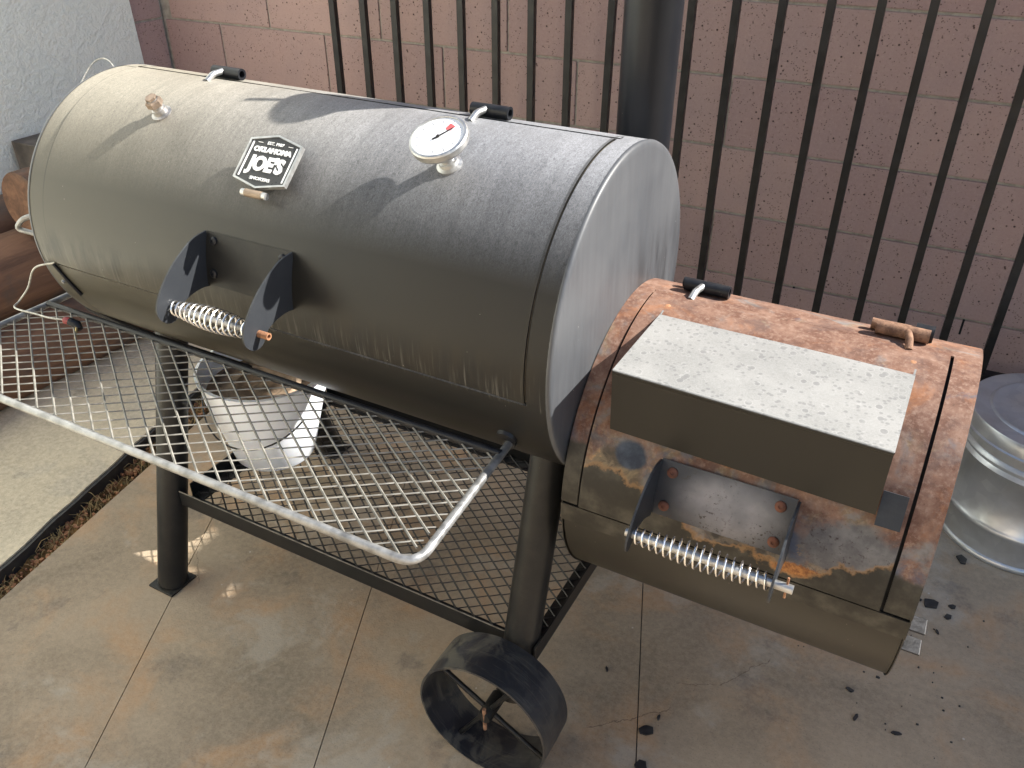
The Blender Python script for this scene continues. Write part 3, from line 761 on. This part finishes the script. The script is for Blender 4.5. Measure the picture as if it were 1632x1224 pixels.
# ---- spring handles
FL = [(326, 366.5, -.213, .086), (0, 0, -.238, .083), (0, 0, -.264, .070), (0, 0, -.286, .055), (0, 0, -.307, .034), (0, 0, -.319, .014), (0, 0, -.319, -.001),
      (0, 0, -.312, -.011), (0, 0, -.302, -.016), (0, 0, -.289, -.013), (0, 0, -.277, .002), (0, 0, -.256, .009), (0, 0, -.236, .010), (0, 0, -.222, .006)]
FL = [(y, z) for _, _, y, z in FL]
def coil(a, b, r0, r1, turns, wr, n=8, per=18):
    a, b = Vector(a), Vector(b); X, Y, D = frame(b - a); Lh = (b - a).length; P = []
    m = int(turns * per)
    for i in range(m + 1):
        t = i / m; rr = r0 + (r1 - r0) * math.sin(PI * t) ** 1.2; an = 2 * PI * turns * t
        tt = t + .0 * math.sin(2 * PI * t)
        P.append(a + D * Lh * tt + (X * math.cos(an) + Y * math.sin(an)) * rr)
    return tube(P, wr, n)
def flangeprism(x, pts, th=.0028):
    P = smoothpath([(x, y, ZA + z) for y, z in pts], 4)
    return prism(P, (th, 0, 0))
hd = obj('lid_handle', shell(.384, .535, 3.0, 22.0, R + .0034, 0, ZA, .0022, nx=6), MAT['paint'], sm)
obj('flange', flangeprism(.3812, FL), MAT['flange'], hd, angle=.5).location = (0, 0, 0)
obj('flange', flangeprism(.5345, FL), MAT['flange'], hd, angle=.5).location = (0, 0, 0)
rl = (-.2935, ZA + .004)
obj('spring', coil((.385, *rl), (.533, *rl), .0088, .0158, 15, .0014), MAT['chrome'], hd).location = (0, 0, 0)
obj('handle_rod', lathe([(.003, .158), (.0048, .158), (.0048, .176), (.003, .176), (.003, .165)], (.378, *rl), (1, 0, 0), 16), MAT['rust'], hd, angle=.5).location = (0, 0, 0)
obj('handle_core', rod((.383, *rl), (.533, *rl), .0045), MAT['dull'], hd).location = (0, 0, 0)
for x, t in ((.398, 19), (.521, 19), (.398, 7.5), (.521, 7.5)):
    q = obj('rivet', lathe([(.0065, 0), (.0062, .002), (.004, .0035), (.002, .0036), (.0018, .0026), (0, .0026)], cp(x, t, R + .0034), cn(t), 18), MAT['dark'], hd); q.location = (0, 0, 0)

# ---- firebox
YF, ZF, RF = .03, ZA - .20, .219
fb = obj('firebox', merge(shell(.9235, .9465, 2.0, 96, RF, YF, ZF, nx=2), shell(1.3245, 1.355, 2.0, 96, RF, YF, ZF, nx=2),
                          shell(.9235, 1.355, -6.5, 0.9, RF, YF, ZF, nx=12), shell(.9235, 1.355, 0.9, 2.0, RF, YF, ZF, nx=12) if 0 else shell(.9235, 1.355, 93.9, 200, RF, YF, ZF, nx=12)), MAT['frame'], sm, angle=.5)
obj('firebox_base', shell(.927, 1.3525, 196, 355.5, RF - .0030, YF, ZF, nx=12), MAT['olive'], fb).location = (0, 0, 0)
obj('firebox_lining', shell(.93, 1.35, -20, 110, RF - .006, YF, ZF, .002, nx=2), MAT['gap'], fb).location = (0, 0, 0)
def fcap(x, s): return lathe([(RF - .0005, 0), (RF - .001, .0015), (RF - .004, .002), (0, .002)], (x, YF, ZF), (s, 0, 0), 96)
obj('end_plate', fcap(1.3530, 1), MAT['frame'], fb, angle=.8).location = (0, 0, 0)
obj('end_plate', fcap(.9255, -1), MAT['frame'], fb, angle=.8).location = (0, 0, 0)
fd_ = obj('firebox_door', shell(.9495, 1.3205, 1.9, 92.4, RF + .0022, YF, ZF, .0035, nx=16, wob=.0012), MAT['fdoor'], sm, angle=.5)
# tabs of the air damper on the right end
for zz, yy in ((ZF - .054, -.125), (ZF - .074, -.140)):
    obj('damper_tab', box(1.350, 1.378, yy - .013, yy + .013, zz - .0015, zz + .0015, .0012), MAT['flake'], fb, smooth=False).location = (0, 0, 0)
hinge(1.012, 100, RF, YF, ZF, fd_, (MAT['dark'], MAT['silver']), .062)
h_ = hinge(1.262, 99, RF, YF, ZF, fd_, (MAT['rust2'], MAT['rust2']), .062, -1)
k_ = obj('hinge_sleeve', lathe([(.0, 0), (.0105, 0), (.0105, .022), (0, .022)], cp(1.275, 103, RF + .010, YF, ZF), (1, 0, 0), 16), MAT['dark'], h_); k_.location = (0, 0, 0)
# hood: folded sheet over the door
hx0, hx1, hy0, hy1, hz1, hz0 = .976, 1.289, -.177, .003, ZA + .016, ZA - .072
t_ = .0022
side_poly = lambda x: [(x, hy0 + .002, hz1 - .002), (x, hy1, hz1 - .002)] + [tuple(cp(x, a, RF + .0025, YF, ZF)) for a in range(80, 34, -4)] + [(x, -.168, hz0), ]
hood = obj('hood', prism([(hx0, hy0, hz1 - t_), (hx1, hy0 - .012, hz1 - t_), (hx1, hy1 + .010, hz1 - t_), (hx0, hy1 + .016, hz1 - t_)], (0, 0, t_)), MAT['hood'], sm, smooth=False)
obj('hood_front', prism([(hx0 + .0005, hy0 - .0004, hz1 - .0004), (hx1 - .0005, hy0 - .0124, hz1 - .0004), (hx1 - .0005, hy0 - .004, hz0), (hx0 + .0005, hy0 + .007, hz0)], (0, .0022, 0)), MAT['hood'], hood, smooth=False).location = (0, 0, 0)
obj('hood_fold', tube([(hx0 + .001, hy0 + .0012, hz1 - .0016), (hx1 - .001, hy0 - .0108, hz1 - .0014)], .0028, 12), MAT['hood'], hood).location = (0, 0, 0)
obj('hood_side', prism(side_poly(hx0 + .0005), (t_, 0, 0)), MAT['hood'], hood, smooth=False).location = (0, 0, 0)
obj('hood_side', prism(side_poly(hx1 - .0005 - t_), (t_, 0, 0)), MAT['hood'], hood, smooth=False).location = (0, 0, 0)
for x in (.979, 1.283):
    obj('screw', lathe([(.0065, 0), (.006, .0025), (.003, .0042), (0, .0045)], (x, .006, hz1), (0, 0, 1), 14), MAT['rust'], hood).location = (0, 0, 0)
obj('latch_bracket', prism([tuple(cp(1.290, 38, RF + .003, YF, ZF)), tuple(cp(1.316, 38, RF + .003, YF, ZF)), tuple(cp(1.316, 28, RF + .003, YF, ZF)), tuple(cp(1.290, 28, RF + .003, YF, ZF))], cn(34) * .014), MAT['flange'], fd_, smooth=False).location = (0, 0, 0)

# firebox handle
hx0, hx1 = 1.045, 1.2095
fh = obj('firebox_handle', shell(hx0 + .002, hx1 - .001, 10.5, 28.5, RF + .0085, YF, ZF, .0025, nx=6), MAT['plate'], sm)
FH = []
a0 = math.radians(20)
def fpt(rad, tan):   # rad: out from the surface along n(20deg), tan: up along the tangent
    n0, t0 = cn(19), ct(19); p = cp(0, 19, RF + .006, YF, ZF) + n0 * rad + t0 * tan; return (p.y, p.z)
for rad, tan in ((0, .036), (.022, .033), (.045, .019), (.064, -.002), (.078, -.026), (.083, -.044), (.080, -.056), (.072, -.060), (.062, -.054), (.050, -.040), (.030, -.034), (.012, -.036), (0, -.038)):
    FH.append(fpt(rad, tan))
for x in (hx0, hx1):
    P = smoothpath([(x, y, z) for y, z in FH], 4); obj('flange', prism(P, (.0025, 0, 0)), MAT['flange'], fh, angle=.5).location = (0, 0, 0)
ry, rz_ = fpt(.066, -.040)
obj('spring', coil((hx0 + .004, ry, rz_), (hx1 - .002, ry, rz_), .0090, .0140, 18, .0012), MAT['chrome'], fh).location = (0, 0, 0)
obj('handle_rod', rod((hx0 - .006, ry, rz_), (hx1 + .022, ry, rz_), .0052, 16), MAT['silver'], fh, angle=.6).location = (0, 0, 0)
obj('cotter_pin', rod((hx1 + .015, ry - .002, rz_ - .013), (hx1 + .015, ry + .002, rz_ + .013), .0013, 8), MAT['rust'], fh).location = (0, 0, 0)
for x, t in ((1.063, 25), (1.192, 25), (1.061, 14), (1.194, 14)):
    obj('rivet', lathe([(.0068, 0), (.0065, .002), (.004, .0035), (.0022, .0036), (.0018, .0026), (0, .0026)], cp(x, t, RF + .0085, YF, ZF), cn(t), 18), simple('dark_rust', (.13, .05, .03), .8, 0, .4, 80, .4), fh).location = (0, 0, 0)

# ---- chimney
ch = obj('chimney', lathe([(.0395, -.14), (.0395, 0), (.0415, .52), (.0375, .52), (.0375, 0)], (.848, .218, ZA + .06), (0, 0, 1), 48), MAT['dark'], sm, angle=.5)
obj('elbow', tube(rounded([(.848, .12, ZA - .02), (.848, .218, ZA - .02), (.848, .218, ZA + .05)], .05, 8), .0405, 32), MAT['dark'], ch).location = (0, 0, 0)
obj('weld_collar', lathe([(.040, 0), (.044, .004), (.045, .010), (.042, .016), (.0395, .02)], (.848, .218, ZA + .10), (.0, -.0, 1), 32), MAT['galv'], ch).location = (0, 0, 0)
cc = obj('chimney_cap', lathe([(.0, .0), (.052, 0), (.052, .003), (0, .003)], (.848, .218, ZA + .60), (.05, .0, 1), 40), MAT['dark'], ch); cc.location = (0, 0, 0)
obj('cap_post', rod((.848, .218, ZA + .50), (.848, .218, ZA + .60), .004), MAT['dark'], ch).location = (0, 0, 0)
obj('cap_lever', rod((.80, .21, ZA + .602), (.74, .195, ZA + .60), .004), MAT['dark'], ch).location = (0, 0, 0)

# ---- legs
def leg(x, s, zb, foot):
    yt, yb = .078 * s, (.078 + (.144 if s < 0 else .21) * (1 - zb / .54)) * s
    o = obj('leg', tube([(x, yt, .54), (x, yt + (yb - yt) * .5, .54 - (.54 - zb) * .5), (x, yb, zb)], .0285, 28), MAT['leg'], sm, angle=1.0)
    if foot:
        obj('foot_plate', box(x - .034, x + .030, yb - .031, yb + .034, 0, .0045, .001), MAT['leg'], o, smooth=False).location = (0, 0, 0)
        obj('bolt_hole', lathe([(.0030, 0), (0, 0)], (x + .024, yb - .026, .0052), (0, 0, 1), 12), MAT['gap'], o).location = (0, 0, 0)
    return o
leg(.092, -1, .003, True); leg(.092, 1, .003, True); leg(.857, -1, .105, False); leg(.857, 1, .105, False)
RW = .111
def wheel(s):
    y0 = -.274 if s > 0 else .372
    D = Vector((0, 1 if s > 0 else -1, 0)); W_ = .079
    w_ = obj('wheel', lathe([(RW - .0035, 0), (RW, .0005), (RW + .0004, W_ / 2), (RW, W_ - .0005), (RW - .0035, W_), (RW - .0035, 0)], (.842, y0, RW), D, 96), MAT['wheel'], sm, angle=.6)
    ym = y0 + D.y * .028
    obj('hub', lathe([(.0, -.018), (.010, -.018), (.012, -.012), (.012, .03), (0, .03)], (.842, ym, RW), D, 20), MAT['leg'], w_, angle=.6).location = (0, 0, 0)
    for k in range(4):
        a = PI / 4 * (2 * k + 1) + .25
        obj('spoke', rod((.842 + .008 * math.cos(a), ym, RW + .008 * math.sin(a)), (.842 + (RW - .003) * math.cos(a), ym, RW + (RW - .003) * math.sin(a)), .0042), MAT['leg'], w_).location = (0, 0, 0)
    obj('axle_pin', tube([(.842, ym - D.y * .016, RW + .020), (.842, ym - D.y * .014, RW - .030)], .0032, 8), MAT['rust2'], w_).location = (0, 0, 0)
wheel(1); wheel(-1)
obj('axle', rod((.842, -.245, RW), (.842, .345, RW), .0065), MAT['leg'], sm)
for q_ in (-.192, .235): obj('axle_bracket', box(.828, .880, q_, q_ + .032, RW - .012, RW + .03, .003), MAT['leg'], sm)

# ---- expanded metal
def expanded(x0, x1, y0, y1, z, ux, uy, wr, wa, seed, holes=None, org=(.6904, -.3576)):
    ds = []; rnd = random.Random(seed)
    X0, Y0 = org
    n = 64
    P = lambda i, j: (X0 + ux * (i + j), Y0 + uy * (i - j))
    inside = lambda p: x0 <= p[0] <= x1 and y0 <= p[1] <= y1
    def clipseg(a, b):
        t0, t1 = 0.0, 1.0; dx, dy = b[0] - a[0], b[1] - a[1]
        for p_, q_ in ((-dx, a[0] - x0), (dx, x1 - a[0]), (-dy, a[1] - y0), (dy, y1 - a[1])):
            if abs(p_) < 1e-9:
                if q_ < 0: return None
            else:
                t = q_ / p_
                if p_ < 0: t0 = max(t0, t)
                else: t1 = min(t1, t)
        if t0 >= t1: return None
        return (a[0] + dx * t0, a[1] + dy * t0), (a[0] + dx * t1, a[1] + dy * t1)
    for i in range(-n, n):
        for j in range(-n, n):
            a, b, c = P(i, j), P(i, j + 1), P(i + 1, j)
            s = clipseg(a, b)
            if s: ds.append(tube([(s[0][0], s[0][1], z + .0006), (s[1][0], s[1][1], z + .0006)], wr, 4, cap=False))
            s = clipseg(a, c)
            if s:
                if s[0] == a and s[1] == c:
                    k = Vector((uy, -ux, 0)).normalized() * .0011
                    p = [Vector((a[0], a[1], z)), Vector((a[0] * .85 + c[0] * .15, a[1] * .85 + c[1] * .15, z)) + k, Vector((a[0] * .2 + c[0] * .8, a[1] * .2 + c[1] * .8, z)) + k * .2, Vector((c[0], c[1], z))]
                    ds.append(tube(p, wa, 4, cap=False))
                else: ds.append(tube([(*s[0], z), (*s[1], z)], wa, 4, cap=False))
    return merge(*ds)
ZS = ZA - .125
shelf = obj('front_shelf', tube(rounded([(.846, -.165, ZS), (.866, -.436, ZS - .001), (-.035, -.444, ZS - .001), (-.03, -.165, ZS)], .028, 8), .0056, 16), MAT['rail'], sm, angle=1)
obj('mesh_panel', expanded(-.022, .853, -.437, -.226, ZS + .0015, .019, .0126, .00155, .0012, 1), MAT['wire'], shelf).location = (0, 0, 0)
obj('inner_rod', tube([(-.026, -.2215, ZS + .003), (.851, -.2215, ZS + .003)], .0055, 12), MAT['dark'], shelf).location = (0, 0, 0)
obj('rubber_sleeve', rod((.8445, -.150, ZS), (.8485, -.195, ZS), .0085), MAT['dark'], shelf).location = (0, 0, 0)
for q_ in (lathe([(.0, -.002), (.0145, -.002), (.0135, .003), (0, .003)], cp(.846, -30, R + .001), cn(-33), 20), tube([(-.03, -.167, ZS), (-.01, -.16, ZS - .03), (.05, -.145, ZS - .055), (.11, -.14, ZS - .062)], .006, 10)): obj('shelf_mount', q_, MAT['dark'], shelf).location = (0, 0, 0)
obj('under_bar', box(.03, .34, -.150, -.138, ZA - .190, ZA - .182, .001), MAT['dark'], shelf, smooth=False).location = (0, 0, 0)
# drain fitting
gd = obj('grease_drain', lathe([(.014, 0), (.014, .02), (.009, .022), (.009, .04), (0, .04)], cp(.50, -112, R - .002), cn(-112), 16), MAT['dark'], sm)

ls = thing('unused', (0, 0, 0)); bpy.data.objects.remove(ls)
ZL = .215
def angle_x(x0, x1, y, s):     # L-section along X; vertical leg outside at y, flange inwards
    return merge(box(x0, x1, y - .0015, y + .0015, ZL - .032, ZL, .0006), box(x0, x1, min(y + s * .0015, y + s * .028), max(y + s * .0015, y + s * .028), ZL - .0315, ZL - .0285, .0005))
def angle_y(x, y0, y1, s):
    return merge(box(x - .0015, x + .0015, y0, y1, ZL - .032, ZL, .0006), box(min(x + s * .0015, x + s * .028), max(x + s * .0015, x + s * .028), y0, y1, ZL - .0315, ZL - .0285, .0005))
low = obj('lower_shelf', angle_x(.122, .840, -.176, 1), MAT['leg'], sm, smooth=False)
obj('edge_highlight', rod((.122, -.1762, ZL), (.838, -.1762, ZL), .0013, 8), simple('rail_highlight', (.13, .12, .10), .5, .2, .5, 60, .2), low).location = (0, 0, 0)  # lighter rod painting the highlight along the rail's top edge
obj('rail', angle_x(.122, .872, .260, -1), MAT['leg'], low, smooth=False).location = (0, 0, 0)
obj('rail', angle_y(.888, -.185, .265, -1), MAT['leg'], low, smooth=False).location = (0, 0, 0)
obj('rail', angle_y(.123, -.150, .255, 1), MAT['leg'], low, smooth=False).location = (0, 0, 0)
obj('mesh_panel', expanded(.126, .884, -.172, .256, ZL - .0265, .0170, .01235, .0016, .0013, 2, org=(.6737, -.0165)), MAT['wire2'], low).location = (0, 0, 0)

# side hook rail on the left end, latch pin
hkb = obj('side_handle', tube(rounded([(-.006, -.140, ZA + .030), (-.070, -.195, ZA + .012), (-.094, -.195, ZA - .010), (-.006, -.175, ZA - .022)], .012, 5), .0045, 10), MAT['rail'], sm)
obj('lid_stop', tube([cp(.028, -9, R + .003), cp(.045, -18, R + .003), cp(.052, -24, R + .003)], .0028, 8), MAT['dark'], sm)
obj('lid_stop_rivet', lathe([(.004, 0), (.003, .003), (0, .0035)], cp(.022, -19, R), cn(-19), 12), MAT['rail'], sm)

# ================================================================== THINGS ROUND THE SMOKER
# bucket on the lower shelf
bz = ZL - .024; bc = (.165, .040)
bk = thing('bucket', (bc[0], bc[1], bz), 'white plastic bucket with grease and rust inside, under the left of the barrel', 'bucket')
def lap(prof, tilt=0): return lathe(prof, (bc[0], bc[1], bz), (0.02, -.0, 1), 64)
obj('bucket_body', lap([(0, .001), (.078, .001), (.082, .006), (.100, .08), (.117, .150), (.1185, .151), (.1225, .192), (.1275, .194), (.1285, .203), (.1225, .204), (.1215, .196), (.080, .010), (0, .009)]), MAT['bucket'], bk, angle=.7)
obj('contents', lap([(0, .158), (.03, .150), (.06, .163), (.09, .155), (.1165, .160)]), MAT['sludge'], bk)
hp = [Vector((bc[0] + .124 * math.cos(a), bc[1] + .124 * math.sin(a) * .98, bz + .17 - .085 * math.sin((a - PI * 1.08) if a > PI else 0))) for a in [PI * 1.08 + PI * .84 * k / 24 for k in range(25)]]
obj('bail_handle', tube(hp, .0017, 8), MAT['dark'], bk)

# small galvanised can by the fence
tc = (1.572, .775)
can = thing('metal_can', (tc[0], tc[1], 0), 'small round galvanised metal can with lid beside the firebox', 'can')
def cl(prof, n=96): return lathe(prof, (tc[0], tc[1], .012 - .012), (0, 0, 1), n)
obj('can_body', cl([(.0, .004), (.149, .004), (.155, .001), (.157, .006), (.155, .012), (.152, .014), (.1515, .07), (.155, .073), (.1575, .079), (.155, .085), (.1515, .088), (.1535, .205), (.156, .207), (.1595, .213), (.156, .219), (.1545, .221), (.156, .226), (.1595, .231), (.156, .237), (.1535, .239), (.154, .268)]), MAT['galv'], can, angle=.9)
obj('can_lid', cl([(.166, .262), (.168, .263), (.168, .268), (.1645, .270), (.1635, .293), (.1605, .2975), (.150, .2985), (.125, .2965), (.122, .2995), (.118, .3000), (.114, .2975), (.060, .2995), (.056, .302), (0, .302)]), MAT['galv'], can, angle=.7)
obj('can_handle', tube(smoothpath([(tc[0] - .151, tc[1] - .035, .20), (tc[0] - .182, tc[1] - .03, .185), (tc[0] - .190, tc[1], .15), (tc[0] - .182, tc[1] + .03, .185), (tc[0] - .151, tc[1] + .035, .20)], 6), .0032, 8), MAT['galv'], can)
obj('lid_handle', tube(smoothpath([(tc[0] - .04, tc[1], .302), (tc[0] - .03, tc[1], .33), (tc[0] + .03, tc[1], .33), (tc[0] + .04, tc[1], .302)], 6), .004, 8), MAT['galv'], can)

# firewood behind the left end of the smoker
lg = [(-.80, .13, .125, .100, 'thick orange brown log lying lowest in the pile left of the smoker'),
      (-1.00, .22, .125, .095, 'dark grey brown log at the back foot of the pile left of the smoker'),
      (-.87, .25, .315, .100, 'smooth reddish log lying on top of the orange one in the pile'),
      (-1.03, .24, .38, .08, 'bark covered log in the middle of the pile by the stucco wall'),
      (-.80, .37, .50, .085, 'short log with a round dark end on top of the firewood pile')]
for i, (x, y, z, r_, lab) in enumerate(lg):
    ln = (1.1, .9, .9, .8, .35)[i]; V = []; n = 40; m = 14; F = []
    for a in range(m + 1):
        for k in range(n):
            an = 2 * PI * k / n; q = r_ * (1 + .07 * noise.noise(Vector((math.cos(an) * 1.3, math.sin(an) * 1.3, a * .15 + i * 7))) + .02 * noise.noise(Vector((math.cos(an) * 8, math.sin(an) * 8, a * .3 + i))))
            V.append((x + q * math.cos(an), y - ln * .35 + ln * a / m, z - .02 + q * math.sin(an)))
    for a in range(m):
        for k in range(n): F.append((a * n + k, a * n + (k + 1) % n, (a + 1) * n + (k + 1) % n, (a + 1) * n + k))
    F += [tuple(range(n)), tuple(m * n + k for k in range(n))]
    setp(obj('firewood_log', (V, F), MAT['log'], angle=.7), lab, 'log', 'logs piled left of the smoker')
bx_ = obj('wooden_crate', merge(box(-1.10, -.90, .44, .86, .0, .555, .004)), simple('dark_crate', (.12, .105, .09), .9, 0, .4, 20, .4), smooth=False)
setp(bx_, 'dark weathered crate in front of the pale stucco wall behind the logs', 'crate')

# probe cable with red plug
pc_ = thing('probe_cable', (-.02, -.25, ZS), 'thin grey thermometer probe cable with red plug hanging over the wire shelf', 'cable')
obj('cable', tube(smoothpath([(.028, -.222, ZA - .035), (-.01, -.235, ZA - .048), (-.055, -.23, ZA - .095), (-.085, -.235, ZA - .125), (-.055, -.262, ZS + .006), (.0, -.262, ZS + .008), (.035, -.262, ZS + .010), (.062, -.255, ZS + .010)], 8), .0016, 8), MAT['cable'], pc_)
obj('plug', tube([(.060, -.256, ZS + .010), (.064, -.2555, ZS + .010), (.070, -.2545, ZS + .010), (.074, -.254, ZS + .010)], [.003, .0062, .0062, .004], 12), MAT['tag'], pc_)
obj('plug_body', tube([(.073, -.254, ZS + .010), (.086, -.252, ZS + .006), (.094, -.254, ZS + .001)], [.0066, .0075, .005], 12), MAT['dark'], pc_)
obj('plug_tip', rod((.092, -.258, ZS + .004), (.103, -.272, ZS - .006), .0022), MAT['brass'], pc_)
wl = obj('wire_loop', tube(smoothpath([(-.02, .02, ZA + .20), (-.06, .03, ZA + .225), (-.09, .02, ZA + .215), (-.10, -.02, ZA + .17)], 8), .0011, 6), MAT['cable'])
setp(wl, 'thin wire loop sticking up behind the left end of the barrel', 'wire')

# black flakes on the concrete, read off the photograph
flakes = [(1.439, .449, .017, 'largest black flake in the cluster right of the firebox corner'), (1.478, .461, .008, 'small rounded black flake just right of the largest cluster'),
          (1.472, .427, .010, 'diamond shaped black flake below the cluster right of the firebox'), (1.484, .612, .015, 'black flake lying nearest to the galvanised can'),
          (1.051, -.085, .014, 'dark angular flake beside the long patio joint, bottom centre'), (1.066, -.151, .014, 'dark flake cut by the bottom edge, below the angular one'),
          (.944, -.001, .007, 'thin black flake on the patio right of the wheel'), (1.335, .163, .009, 'long black flake on the patio below the firebox corner'),
          (1.355, .109, .009, 'long black flake left of the pale patio stain'), (1.42, .11, .010, 'slanted black flake on the pale patio stain, bottom right'),
          (1.375, .215, .005, 'tiny black flake under the firebox corner'), (1.061, -.052, .006, 'small curved black flake above the angular one'),
          (1.458, .378, .006, 'small black flake below the diamond shaped one'), (1.392, .264, .006, 'small black flake just below the firebox corner'),
          (1.418, .449, .007, 'thin black sliver touching the left of the largest flake')]
for i, (x, y, s, lab) in enumerate(flakes):
    n = random.randint(5, 7); rr = random.Random(i * 3 + 1)
    el = .45 if s < .0105 and i > 5 else .8
    an0 = rr.uniform(0, PI)
    P = []
    for k in range(n):
        a = 2 * PI * k / n + rr.uniform(-.3, .3); q = s * rr.uniform(.7, 1.1); px, py = q * math.cos(a), q * math.sin(a) * el
        P.append((x + px * math.cos(an0) - py * math.sin(an0), y + px * math.sin(an0) + py * math.cos(an0), .0008))
    setp(obj('black_flake', prism(P, (0, 0, .0030)), MAT['flake'], smooth=False), lab, 'flake', 'black flakes scattered on the patio')
ds = []
for i in range(34):
    x = random.gauss(1.38, .10); y = random.gauss(.22, .11); s = random.uniform(.0006, .0016)
    ds.append(box(x - s, x + s * random.uniform(.6, 2), y - s, y + s, .0005, .002))
setp(obj('black_crumbs', merge(*ds), MAT['flake'], smooth=False), 'tiny black crumbs strewn on the patio under the firebox', 'crumbs', kind='stuff')
patch_ = obj('black_patch', prism([(1.30, .70, .002), (1.45, .77, .002), (1.53, .90, .002), (1.30, .95, .002)], (0, 0, .006)), MAT['flake'], smooth=False)  # flat black patch filling the dark area beyond the patio edge
setp(patch_, 'black patch on the ground behind the galvanised can', 'sheet')
